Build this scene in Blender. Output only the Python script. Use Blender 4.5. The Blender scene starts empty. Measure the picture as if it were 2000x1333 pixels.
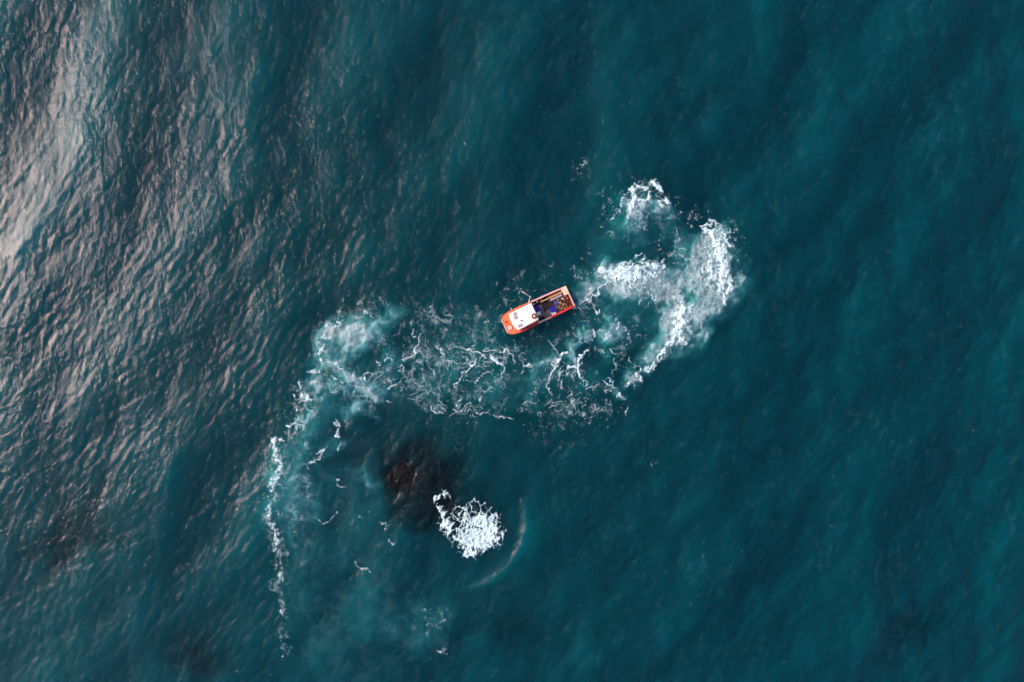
import bpy, bmesh, math, random
import numpy as np
from mathutils import Vector, Matrix

scene = bpy.context.scene
col = scene.collection
R = math.radians

# ------------------------------------------------------------------ camera, sky, sun, exposure
PXM = 14.0                                   # photograph pixels per metre on the water
CAM_H = (2000.0 / PXM) * 24.0 / 36.0         # drone height for a 24 mm lens
cam_d = bpy.data.cameras.new("drone_camera")
cam_d.sensor_width = 36.0
cam_d.lens = 24.0
cam_d.clip_start = 1.0
cam_d.clip_end = 30000.0
cam = bpy.data.objects.new("drone_camera", cam_d)
cam.location = (0, 0, CAM_H)
col.objects.link(cam)
scene.camera = cam

SUN_EL, SUN_AZ = R(32.0), R(169.0)           # azimuth counted from +X towards +Y
world = bpy.data.worlds.new("World")
scene.world = world
world.use_nodes = True
wn = world.node_tree.nodes
wl = world.node_tree.links
sky = wn.new("ShaderNodeTexSky")
sky.sky_type = 'NISHITA'
sky.sun_disc = False
sky.sun_elevation = SUN_EL
sky.sun_rotation = R(90.0) - SUN_AZ
sky.dust_density = 4.0
sky.air_density = 1.0
wl.new(sky.outputs[0], wn["Background"].inputs["Color"])
wn["Background"].inputs["Strength"].default_value = 0.06

sun_d = bpy.data.lights.new("sun", 'SUN')
sun_d.energy = 1.6
sun_d.angle = R(30.0)
sun_d.color = (1.0, 0.755, 0.725)
sun = bpy.data.objects.new("sun", sun_d)
to_sun = Vector((math.cos(SUN_EL) * math.cos(SUN_AZ), math.cos(SUN_EL) * math.sin(SUN_AZ), math.sin(SUN_EL)))
sun.rotation_euler = to_sun.to_track_quat('Z', 'Y').to_euler()
sun.location = to_sun * 150
col.objects.link(sun)

vs = scene.view_settings
vs.view_transform = 'Standard'
vs.look = 'None'
vs.exposure = 1.6
vs.gamma = 1.0
vs.use_curve_mapping = False
cy = scene.cycles
cy.use_denoising = True
cy.use_adaptive_sampling = True
cy.adaptive_threshold = 0.02
cy.max_bounces = 3
cy.volume_bounces = 1
cy.transparent_max_bounces = 24
cy.caustics_reflective = False
cy.caustics_refractive = False
cy.sample_clamp_indirect = 6.0

rng = np.random.default_rng(7)
random.seed(7)


# ------------------------------------------------------------------ helpers
def W(px, py):
    """photograph pixel -> metres on the water plane"""
    return (px - 1000.0) / PXM, (666.5 - py) / PXM


def tag(o, label=None, cat=None, group=None, kind=None):
    if label: o["label"] = label
    if cat: o["category"] = cat
    if group: o["group"] = group
    if kind: o["kind"] = kind
    return o


def new_mat(name):
    m = bpy.data.materials.new(name)
    m.use_nodes = True
    nt = m.node_tree
    for n in list(nt.nodes):
        nt.nodes.remove(n)
    return m, nt.nodes, nt.links, nt.nodes.new("ShaderNodeOutputMaterial")


def paint(name, color, rough=0.5, vary=0.25, scale=2.0, metal=0.0, dirt=None, dirt_amt=0.35, bump=0.0):
    """painted / worn surface: base colour broken up by two noises plus grime"""
    m, N, L, out = new_mat(name)
    p = N.new("ShaderNodeBsdfPrincipled")
    tc = N.new("ShaderNodeTexCoord")
    n1 = N.new("ShaderNodeTexNoise"); n1.inputs["Scale"].default_value = scale
    n1.inputs["Detail"].default_value = 6.0; n1.inputs["Roughness"].default_value = 0.65
    L.new(tc.outputs["Object"], n1.inputs["Vector"])
    r1 = N.new("ShaderNodeValToRGB")
    c = color
    r1.color_ramp.elements[0].position = 0.3
    r1.color_ramp.elements[1].position = 0.72
    r1.color_ramp.elements[0].color = tuple(x * (1 - vary) for x in c) + (1,)
    r1.color_ramp.elements[1].color = tuple(min(1, x * (1 + vary * 0.4)) for x in c) + (1,)
    L.new(n1.outputs["Fac"], r1.inputs["Fac"])
    n2 = N.new("ShaderNodeTexNoise"); n2.inputs["Scale"].default_value = scale * 5
    n2.inputs["Detail"].default_value = 8.0
    L.new(tc.outputs["Object"], n2.inputs["Vector"])
    r2 = N.new("ShaderNodeValToRGB")
    r2.color_ramp.elements[0].position = 0.56
    r2.color_ramp.elements[1].position = 0.72
    r2.color_ramp.elements[1].color = (dirt_amt,) * 3 + (1,)
    L.new(n2.outputs["Fac"], r2.inputs["Fac"])
    mx = N.new("ShaderNodeMixRGB")
    L.new(r2.outputs["Color"], mx.inputs["Fac"])
    L.new(r1.outputs["Color"], mx.inputs["Color1"])
    d = dirt or tuple(x * 0.45 for x in c)
    mx.inputs["Color2"].default_value = d + (1,)
    L.new(mx.outputs["Color"], p.inputs["Base Color"])
    p.inputs["Roughness"].default_value = rough
    p.inputs["Metallic"].default_value = metal
    if bump:
        b = N.new("ShaderNodeBump"); b.inputs["Strength"].default_value = bump
        b.inputs["Distance"].default_value = 0.02
        L.new(n2.outputs["Fac"], b.inputs["Height"])
        L.new(b.outputs["Normal"], p.inputs["Normal"])
    L.new(p.outputs[0], out.inputs["Surface"])
    return m


def mesh_obj(name, verts, faces, mat, parent=None, smooth=False):
    me = bpy.data.meshes.new(name)
    me.from_pydata([tuple(v) for v in verts], [], [tuple(f) for f in faces])
    me.update()
    if smooth:
        me.polygons.foreach_set("use_smooth", [True] * len(me.polygons))
    o = bpy.data.objects.new(name, me)
    if mat: me.materials.append(mat)
    col.objects.link(o)
    if parent: o.parent = parent
    return o


def np_quads(name, V, Q, mat, smooth=True):
    """fast mesh from numpy arrays (n,3) vertices and (m,4) quads"""
    me = bpy.data.meshes.new(name)
    me.vertices.add(len(V))
    me.vertices.foreach_set("co", V.astype(np.float32).ravel())
    me.loops.add(len(Q) * 4)
    me.loops.foreach_set("vertex_index", Q.astype(np.int32).ravel())
    me.polygons.add(len(Q))
    me.polygons.foreach_set("loop_start", np.arange(0, len(Q) * 4, 4, dtype=np.int32))
    me.polygons.foreach_set("use_smooth", np.full(len(Q), smooth))
    me.update(calc_edges=True)
    me.materials.append(mat)
    o = bpy.data.objects.new(name, me)
    col.objects.link(o)
    return o


def sstep(a, b, x):
    t = np.clip((x - a) / (b - a), 0, 1)
    return t * t * (3 - 2 * t)


def fbm(shape, lo, hi, power=1.0, seed=0, aniso=None):
    """band limited spectral noise, unit deviation; lo / hi = shortest and longest wavelength in cells"""
    g = np.random.default_rng(seed)
    ny, nx = shape
    F = np.fft.rfft2(g.standard_normal(shape))
    ky = np.fft.fftfreq(ny)[:, None]
    kx = np.fft.rfftfreq(nx)[None, :]
    if aniso:
        th, st = aniso            # stretch by st along direction th (image axes)
        u = kx * math.cos(th) + ky * math.sin(th)
        v = -kx * math.sin(th) + ky * math.cos(th)
        k = np.sqrt((u * st) ** 2 + v ** 2)
    else:
        k = np.sqrt(kx ** 2 + ky ** 2)
    k[0, 0] = 1
    A = k ** (-power) * np.exp(-(k * lo) ** 2) * (1 - np.exp(-(k * hi) ** 2))
    n = np.fft.irfft2(F * A, s=shape)
    return (n - n.mean()) / n.std()


# ------------------------------------------------------------------ the sea: wave field
TILE, NT = 204.8, 1280
DT = TILE / NT


def wave_band(lam, width, direction, spread, rms, seed):
    g = np.random.default_rng(seed)
    F = np.fft.rfft2(g.standard_normal((NT, NT)))
    ky = np.fft.fftfreq(NT, DT)[:, None] + 0 * np.fft.rfftfreq(NT, DT)[None, :]
    kx = np.fft.rfftfreq(NT, DT)[None, :] + 0 * ky
    k = np.sqrt(kx ** 2 + ky ** 2); k[0, 0] = 1e-6
    A = np.exp(-0.5 * (np.log(k * lam) / width) ** 2)
    c = (kx * math.cos(direction) + ky * math.sin(direction)) / k
    A = A * np.abs(c) ** spread
    h = np.fft.irfft2(F * A, s=(NT, NT))
    return h * (rms / h.std())


crest = R(-27)
HT = (wave_band(21.0, 0.26, crest, 4, 0.105, 1)
      + wave_band(10.0, 0.30, R(-40), 1.6, 0.042, 2)
      + wave_band(5.2, 0.32, R(-15), 1.2, 0.024, 3)
      + wave_band(2.7, 0.32, R(-35), 1.2, 0.0128, 4)
      + wave_band(1.4, 0.32, R(-25), 1.3, 0.0110, 5)
      + wave_band(0.75, 0.30, R(-25), 1.2, 0.0066, 7))
# short chop comes in gusty patches
gust = wave_band(26.0, 0.5, 0.3, 0, 1.0, 11)
HT += wave_band(1.5, 0.25, R(-33), 7, 0.012, 6) * sstep(-0.6, 1.2, gust)


def tile_height(x, y):
    fx = (np.asarray(x) / DT) % NT
    fy = (np.asarray(y) / DT) % NT
    i = np.floor(fx).astype(int) % NT; j = np.floor(fy).astype(int) % NT
    a = fx - np.floor(fx); b = fy - np.floor(fy)
    i2 = (i + 1) % NT; j2 = (j + 1) % NT
    return (HT[j, i] * (1 - a) * (1 - b) + HT[j, i2] * a * (1 - b) + HT[j2, i] * (1 - a) * b + HT[j2, i2] * a * b)


def ring(x, y, px, py, r0, width, amp, a0, a1, edge=0.25):
    """a curved wave crest: part of a circle round a photo position, angles in image sense (y down)"""
    cx, cy_ = W(px, py)
    dx, dy = x - cx, y - cy_
    r = np.hypot(dx, dy)
    an = np.arctan2(-dy, dx)
    d = np.abs((an - (a0 + a1) / 2 + np.pi) % (2 * np.pi) - np.pi)
    win = 1 - sstep((a1 - a0) / 2 - edge, (a1 - a0) / 2 + edge, d)
    return amp * win * np.exp(-((r - r0) / width) ** 2)


def height(x, y):
    x = np.asarray(x, float); y = np.asarray(y, float)
    h = tile_height(x, y)
    # wave bent round the shoal, and ripples spreading from the turning wash
    h = h + ring(x, y, 885, 1010, 10.3, 0.55, 0.26, R(-5), R(75), 0.3)
    for k in range(4):
        h = h + ring(x, y, 1330, 520, 11.0 + 1.5 * k, 0.45, 0.035, R(-50), R(40))
        h = h + ring(x, y, 1290, 420, 15.0 + 1.6 * k, 0.5, 0.04, R(150), R(215))
        h = h + ring(x, y, 800, 940, 4.5 + 0.9 * k, 0.3, 0.022, R(-60), R(0))
    for k in range(9):
        h = h + ring(x, y, 790, 800, 17.5 + 1.25 * k, 0.40, 0.040 * (1 - 0.08 * k), R(165), R(235), 0.4)
    far = sstep(0.0, 9000.0, np.hypot(x, y))
    return h * (1 - far)


# ------------------------------------------------------------------ sea water
def make_water_mat():
    m, N, L, out = new_mat("sea_water")
    geo = N.new("ShaderNodeNewGeometry")
    mp = N.new("ShaderNodeMapping"); mp.inputs["Rotation"].default_value = (0, 0, R(27))
    mp.inputs["Scale"].default_value = (1.0, 0.62, 1.0)
    L.new(geo.outputs["Position"], mp.inputs["Vector"])
    n1 = N.new("ShaderNodeTexNoise"); n1.inputs["Scale"].default_value = 3.0
    n1.inputs["Detail"].default_value = 3.0; n1.inputs["Roughness"].default_value = 0.68
    n1.inputs["Distortion"].default_value = 0.6
    L.new(mp.outputs[0], n1.inputs["Vector"])
    b = N.new("ShaderNodeBump"); b.inputs["Strength"].default_value = 1.0
    b.inputs["Distance"].default_value = 0.065
    L.new(n1.outputs["Fac"], b.inputs["Height"])
    fr = N.new("ShaderNodeFresnel"); fr.inputs["IOR"].default_value = 1.333
    L.new(b.outputs[0], fr.inputs["Normal"])
    gl = N.new("ShaderNodeBsdfGlossy"); gl.inputs["Roughness"].default_value = 0.12
    L.new(b.outputs[0], gl.inputs["Normal"])
    tr = N.new("ShaderNodeBsdfTransparent")
    mx = N.new("ShaderNodeMixShader")
    L.new(fr.outputs[0], mx.inputs[0]); L.new(tr.outputs[0], mx.inputs[1]); L.new(gl.outputs[0], mx.inputs[2])
    L.new(mx.outputs[0], out.inputs["Surface"])
    vc = N.new("ShaderNodeVolumeCoefficients")
    vc.inputs["Absorption Coefficients"].default_value = (1.5, 0.080, 0.036)
    vc.inputs["Scatter Coefficients"].default_value = (0.002, 0.275, 0.345)
    vc.inputs["Anisotropy"].default_value = 0.20
    vc.inputs["Emission Coefficients"].default_value = (0, 0, 0)
    L.new(vc.outputs[0], out.inputs["Volume"])
    return m


def axis(half, step, far):
    c = np.arange(-half, half + step / 2, step)
    out = []
    d, x = step, half
    while x < far:
        d *= 1.32; x += d; out.append(x)
    out = np.array(out)
    return np.concatenate([-out[::-1], c, out])


gx = axis(82.0, 0.16, 8000.0)
gy = axis(57.6, 0.16, 8000.0)
X, Y = np.meshgrid(gx, gy)
Z = height(X, Y)
V = np.stack([X.ravel(), Y.ravel(), Z.ravel()], 1)
nx_, ny_ = len(gx), len(gy)
ii = (np.arange(ny_ - 1)[:, None] * nx_ + np.arange(nx_ - 1)[None, :]).ravel()
Q = np.stack([ii, ii + 1, ii + nx_ + 1, ii + nx_], 1)
water = np_quads("sea_water", V, Q, make_water_mat())
tag(water, "dark teal open sea with pinkish light glancing off its left side", "sea", kind="structure")

# ------------------------------------------------------------------ sea bed
bx_ = axis(80.0, 2.0, 8200.0)
by_ = axis(60.0, 2.0, 8200.0)
BX, BY = np.meshgrid(bx_, by_)
bn = fbm(BX.shape, 3, 30, 1.5, 21)
BZ = -11.0 + 0.9 * bn
Vb = np.stack([BX.ravel(), BY.ravel(), BZ.ravel()], 1)
nbx, nby = len(bx_), len(by_)
ii = (np.arange(nby - 1)[:, None] * nbx + np.arange(nbx - 1)[None, :]).ravel()
Qb = np.stack([ii, ii + 1, ii + nbx + 1, ii + nbx], 1)
seabed = np_quads("seabed", Vb, Qb, paint("seabed_sand", (0.10, 0.10, 0.085), 0.9, 0.5, 0.05))
tag(seabed, "sandy sea floor deep under the water", "seabed", kind="structure")


# ------------------------------------------------------------------ submerged rocks
def rock_mat(name, c0, c1):
    m, N, L, out = new_mat(name)
    p = N.new("ShaderNodeBsdfPrincipled")
    tc = N.new("ShaderNodeTexCoord")
    n = N.new("ShaderNodeTexNoise"); n.inputs["Scale"].default_value = 1.6
    n.inputs["Detail"].default_value = 9; n.inputs["Roughness"].default_value = 0.7
    L.new(tc.outputs["Object"], n.inputs["Vector"])
    r = N.new("ShaderNodeValToRGB")
    r.color_ramp.elements[0].position = 0.42; r.color_ramp.elements[0].color = c0 + (1,)
    r.color_ramp.elements[1].position = 0.66; r.color_ramp.elements[1].color = c1 + (1,)
    L.new(n.outputs["Fac"], r.inputs["Fac"])
    L.new(r.outputs[0], p.inputs["Base Color"])
    p.inputs["Roughness"].default_value = 0.85
    p.inputs["Specular IOR Level"].default_value = 0.1
    b = N.new("ShaderNodeBump"); b.inputs["Distance"].default_value = 0.15
    L.new(n.outputs["Fac"], b.inputs["Height"]); L.new(b.outputs[0], p.inputs["Normal"])
    L.new(p.outputs[0], out.inputs["Surface"])
    return m


def rock(name, px, py, lx, ly, rot, top, base, mat, label, seed, sharp=1.0, knobs=(), steep=None):
    """lumpy reef rising from the bed: polar grid, steep to one side, summit at depth `top`"""
    cx, cy_ = W(px, py)
    nr, na = 56, 120
    rr = np.linspace(0, 1, nr)[:, None] ** 0.8
    aa = np.linspace(0, 2 * np.pi, na, endpoint=False)[None, :]
    g = np.random.default_rng(seed)
    edge = 1 + 0 * aa
    for k in range(2, 9):
        edge = edge + g.normal() * 0.20 / k ** 0.7 * np.cos(k * aa + g.uniform(0, 6.28))
    x = rr * edge * np.cos(aa) * lx
    y = rr * edge * np.sin(aa) * ly
    if steep is None:
        z = top + (base - top) * rr ** (2.0 * sharp)
    else:                                   # cliff towards `steep`, long slope on the other side
        k = 0.5 + 0.5 * np.cos(aa + rot - steep)
        z = top + (base - top) * rr ** (2.4 + 6.0 * k ** 1.5)
    n = np.zeros_like(x)
    for k in range(26):
        f = g.uniform(0.25, 2.6); th = g.uniform(0, 6.28); ph = g.uniform(0, 6.28)
        n = n + np.sin(f * (x * math.cos(th) + y * math.sin(th)) + ph) / (1 + f * 1.5)
    z = z + n * 0.13 * (0.35 + rr)
    for (kx, ky, kw, kh) in knobs:
        z = z + kh * np.exp(-((x - kx) ** 2 + (y - ky) ** 2) / kw ** 2)
    z = np.minimum(z, top + 0.06)
    c, s = math.cos(rot), math.sin(rot)
    V = np.stack([cx + (x * c - y * s).ravel(), cy_ + (x * s + y * c).ravel(), z.ravel()], 1)
    i = np.arange(nr - 1)[:, None] * na
    j = np.arange(na)[None, :]
    j2 = (j + 1) % na
    Q = np.stack([(i + j).ravel(), (i + na + j).ravel(), (i + na + j2).ravel(), (i + j2).ravel()], 1)
    o = np_quads(name, V, Q, mat)
    return tag(o, label, "rock")


red_weed = rock_mat("red_weed_rock", (0.008, 0.002, 0.004), (0.060, 0.012, 0.013))
dark_weed = rock_mat("dark_weed_rock", (0.010, 0.003, 0.007), (0.036, 0.008, 0.016))
# ------------------------------------------------------------------ foam, worked out on a 1/14 m raster of the water plane
FW, FH = 2000, 1440
FS = (FH, FW)
PYc, PXc = np.mgrid[0:FH, 0:FW].astype(np.float32)


def unit(n):
    return n.astype(np.float32)


nA = unit(fbm(FS, 2.2, 16, 1.3, 31)); nB = unit(fbm(FS, 5, 45, 1.4, 32)); nC = unit(fbm(FS, 16, 130, 1.5, 33))
nD = unit(fbm(FS, 1.2, 5, 0.6, 34))
# displacement of the drawing coordinates: eddies at three sizes
wxs = 1.5 * unit(fbm(FS, 5, 18, 1.4, 35)); wys = 1.5 * unit(fbm(FS, 5, 18, 1.4, 36))
wxm = 3.2 * unit(fbm(FS, 14, 50, 1.6, 37)); wym = 3.2 * unit(fbm(FS, 14, 50, 1.6, 38))
wxl = 7.0 * unit(fbm(FS, 30, 140, 1.8, 39)); wyl = 7.0 * unit(fbm(FS, 30, 140, 1.8, 40))


def stroke(F, pts, warp=1, mode="max", power=2.0):
    """soft line through (x, y, half width, strength) points, drawn in warped coordinates"""
    for p, q in zip(pts[:-1], pts[1:]):
        m = 3.0 * max(p[2], q[2]) + 34
        x0 = int(max(0, min(p[0], q[0]) - m)); x1 = int(min(FW, max(p[0], q[0]) + m))
        y0 = int(max(0, min(p[1], q[1]) - m)); y1 = int(min(FH, max(p[1], q[1]) + m))
        if x1 <= x0 or y1 <= y0: continue
        s = np.s_[y0:y1, x0:x1]
        x = PXc[s]; y = PYc[s]
        if warp == 1:
            x = x + wxs[s] + 0.6 * wxm[s]; y = y + wys[s] + 0.6 * wym[s]
        elif warp == 2:
            x = x + wxs[s] + wxm[s] + wxl[s]; y = y + wys[s] + wym[s] + wyl[s]
        elif warp == 3:
            x = x + wxs[s] * 0.7; y = y + wys[s] * 0.7
        dx, dy = q[0] - p[0], q[1] - p[1]
        l2 = dx * dx + dy * dy + 1e-6
        t = np.clip(((x - p[0]) * dx + (y - p[1]) * dy) / l2, 0, 1)
        d = np.hypot(x - p[0] - t * dx, y - p[1] - t * dy)
        w = p[2] + (q[2] - p[2]) * t
        a = p[3] + (q[3] - p[3]) * t
        v = a * np.exp(-(d / w) ** power)
        if mode == "max": F[s] = np.maximum(F[s], v)
        else: F[s] += v


def strokes(F, txt, warp=1, mode="max", power=2.0, wmul=1.0):
    for line in txt.strip().splitlines():
        pts = [tuple(float(c) for c in g.split(",")) for g in line.split()]
        pts = [(p[0], p[1], p[2] * wmul, p[3]) for p in pts]
        if len(pts) == 1: pts = [pts[0], (pts[0][0] + 0.5,) + pts[0][1:]]
        stroke(F, pts, warp, mode, power)


Z0 = lambda: np.zeros(FS, np.float32)
white, lace, strand, plume, speck, film, froth = Z0(), Z0(), Z0(), Z0(), Z0(), Z0(), Z0()

# thick white water: the turning wash, right to left (x, y, half width, strength)
strokes(white, """
1242,363,5,.9 1255,366,5,.9 1264,366,5,.9
1268,362,6,.95 1276,358,6,1 1283,366,6,.95 1291,371,5,.9
1239,369,4,.95 1232,373,6,1 1238,385,7,1 1236,398,9,1 1231,410,11,.95 1228,420,9,.6
1240,388,7,.95 1252,392,5,.95 1262,395,5,.95 1269,388,5,.9 1271,374,5,.8
1252,400,13,.62 1245,415,12,.5 1255,432,8,.45 1262,455,4,.5
1288,391,5,.95 1296,388,5,.95 1309,396,4,.9
1290,398,7,.85 1284,410,6,.7
1330,418,6,.62
1346,436,4,.7 1354,440,4,.6
1216,392,6,.7 1211,400,6,.7 1205,412,5,.6 1196,425,4,.6
1222,378,3,.8 1218,385,3,.7
1372,443,5,.85 1385,437,5,.9 1396,433,5,.9 1405,443,4,.85 1414,458,4,.85 1420,472,5,.85
1378,450,8,.9 1390,452,9,.95 1396,464,9,1 1401,480,11,1 1404,497,13,1 1412,514,14,1 1422,532,13,1 1429,548,9,1 1428,562,9,1 1420,570,8,.95
1380,480,10,.60 1383,505,17,.70 1388,528,20,.80 1392,546,20,.78 1385,560,16,.6
1408,483,9,1 1410,505,12,1 1415,530,12,1 1410,552,15,1
1361,512,6,.5 1375,500,8,.6
1408,566,6,.85 1411,580,5,.9 1417,592,5,.85
1424,472,5,.8 1422,484,4,.75
1175,527,6,.95 1186,530,8,1 1205,529,8,1 1226,528,10,1 1250,523,13,1 1270,520,13,1 1286,521,11,1 1297,526,9,.95
1186,541,9,1 1210,540,14,1 1235,540,15,1 1258,538,14,1 1277,541,10,.95
1205,552,14,.62 1225,558,17,.6 1250,552,15,.55 1270,550,12,.5
1212,520,3.5,.85 1222,516,3.5,.85 1232,512,3,.9
1238,504,3,.9 1245,497,3,.9 1254,496,3,.9 1256,508,4,.9
1296,512,5,.8 1300,506,4,.6
1330,575,12,.5 1332,592,15,.8 1336,608,17,.9 1328,626,18,.9 1325,642,18,.92 1320,655,15,.9
1350,598,14,.7 1356,612,11,.6
1360,625,9,.5 1372,640,8,.5
1345,640,11,.6 1355,650,9,.5
1330,664,9,.95 1316,668,8,.95 1304,676,7,.95
1338,672,7,.75
1300,688,7,.95 1288,698,6,.95 1282,708,6,.95 1273,720,6,.85 1262,722,5,.7
1246,734,9,.85 1253,741,8,.8
1234,748,7,.7 1228,752,6,.9 1238,757,4,.6
1214,772,5,.9 1207,774,4,.6
1190,764,5,.5 1183,760,5,.4
1120,600,2.4,.9 1128,594,2.8,.95 1140,588,3,.95 1152,584,4.2,1 1166,580,4.5,1 1170,574,3,.95 1169,564,2.4,.9 1180,554,2.6,.9 1190,545,4,.95
1202,645,4,.6 1207,635,4,.8 1205,622,4,.75
1199,654,4,.8 1190,662,4,.6
1160,645,4,.8 1163,652,4,.75 1156,660,4,.6
1148,684,3.5,.95 1141,691,4,1 1134,699,4.2,1 1129,708,4,1 1124,716,5,1 1117,719,5,1 1109,716,3.5,.95
1126,720,4.5,1 1131,729,4,.95 1134,737,3,.85
1104,690,3.5,.95 1097,699,3.6,1 1090,709,3.6,1 1083,720,3.2,.95 1076,731,2.8,.95
1093,701,3,.7 1085,706,3,.8 1078,720,2.6,.8
958,697,4,.95 964,700,5,1 972,708,5,1 979,715,4,.95
984,682,4.5,.9 994,687,4,.85 1000,692,4,.8 1008,694,3.6,.7
918,718,4.5,.9 924,712,4,.9
1027,714,4,.8 1036,712,4,.8
635,649,3,.7 640,641,5,.9 650,640,4,.8 661,631,5,.85 668,627,4,.7
629,661,5,.8 636,660,4,.8 644,657,4,.6
628,680,5,.9 632,676,4,.8
620,692,4.5,.95 628,684,4,.9 637,690,4,.7
625,704,4.5,.95 626,716,4,.95
600,726,4.5,.95 606,724,5,1 614,725,4.5,.95 622,727,3,.8
585,748,4,.8 587,757,4,.8
575,776,3,.85 574,782,3,.8
588,772,4,.85 604,782,6,.8 593,787,4,.7
582,800,4,.7 576,790,3,.6
562,830,3,.9 567,835,2.5,.8 590,812,5,.5 585,832,5,.55 578,838,4,.6
553,860,4.3,0.74 545,862,4.3,0.64
533,862,10.2,0.83 533,872,10.2,0.78 540,888,8.7,0.69
541,896,7.2,0.74 552,905,8.7,0.78 548,912,7.2,0.78 543,922,8.7,0.78
536,940,8.7,0.83 545,938,7.2,0.78 533,950,8.7,0.78 528,962,7.2,0.74
529,985,5.8,0.64 526,1000,7.2,0.83 525,1012,7.2,0.78 531,1022,7.2,0.83 538,1034,7.2,0.87
542,1044,7.2,0.78 541,1058,6.5,0.74 537,1072,5.8,0.69
544,1102,5.8,0.55 550,1116,6.5,0.64 551,1130,6.5,0.69
543,1145,4.3,0.46 553,1156,5.1,0.55
556,1172,5.8,0.55 553,1184,4.3,0.46 547,1196,5.1,0.60
552,1240,4.3,0.37 555,1252,5.1,0.46 551,1265,4.3,0.37 554,1288,4.3,0.37
655,830,6,.75 660,824,4,.7 661,842,4,.8 662,852,3,.8
666,873,3,.85 663,877,3,.8
632,878,4.5,.8 625,888,4,.75
762,1058,2,.5 770,1062,2,.5
712,607,4,.75 717,611,4,.7 724,617,3,.6 734,617,3,.55
1237,1112,2,.0
""")
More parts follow.
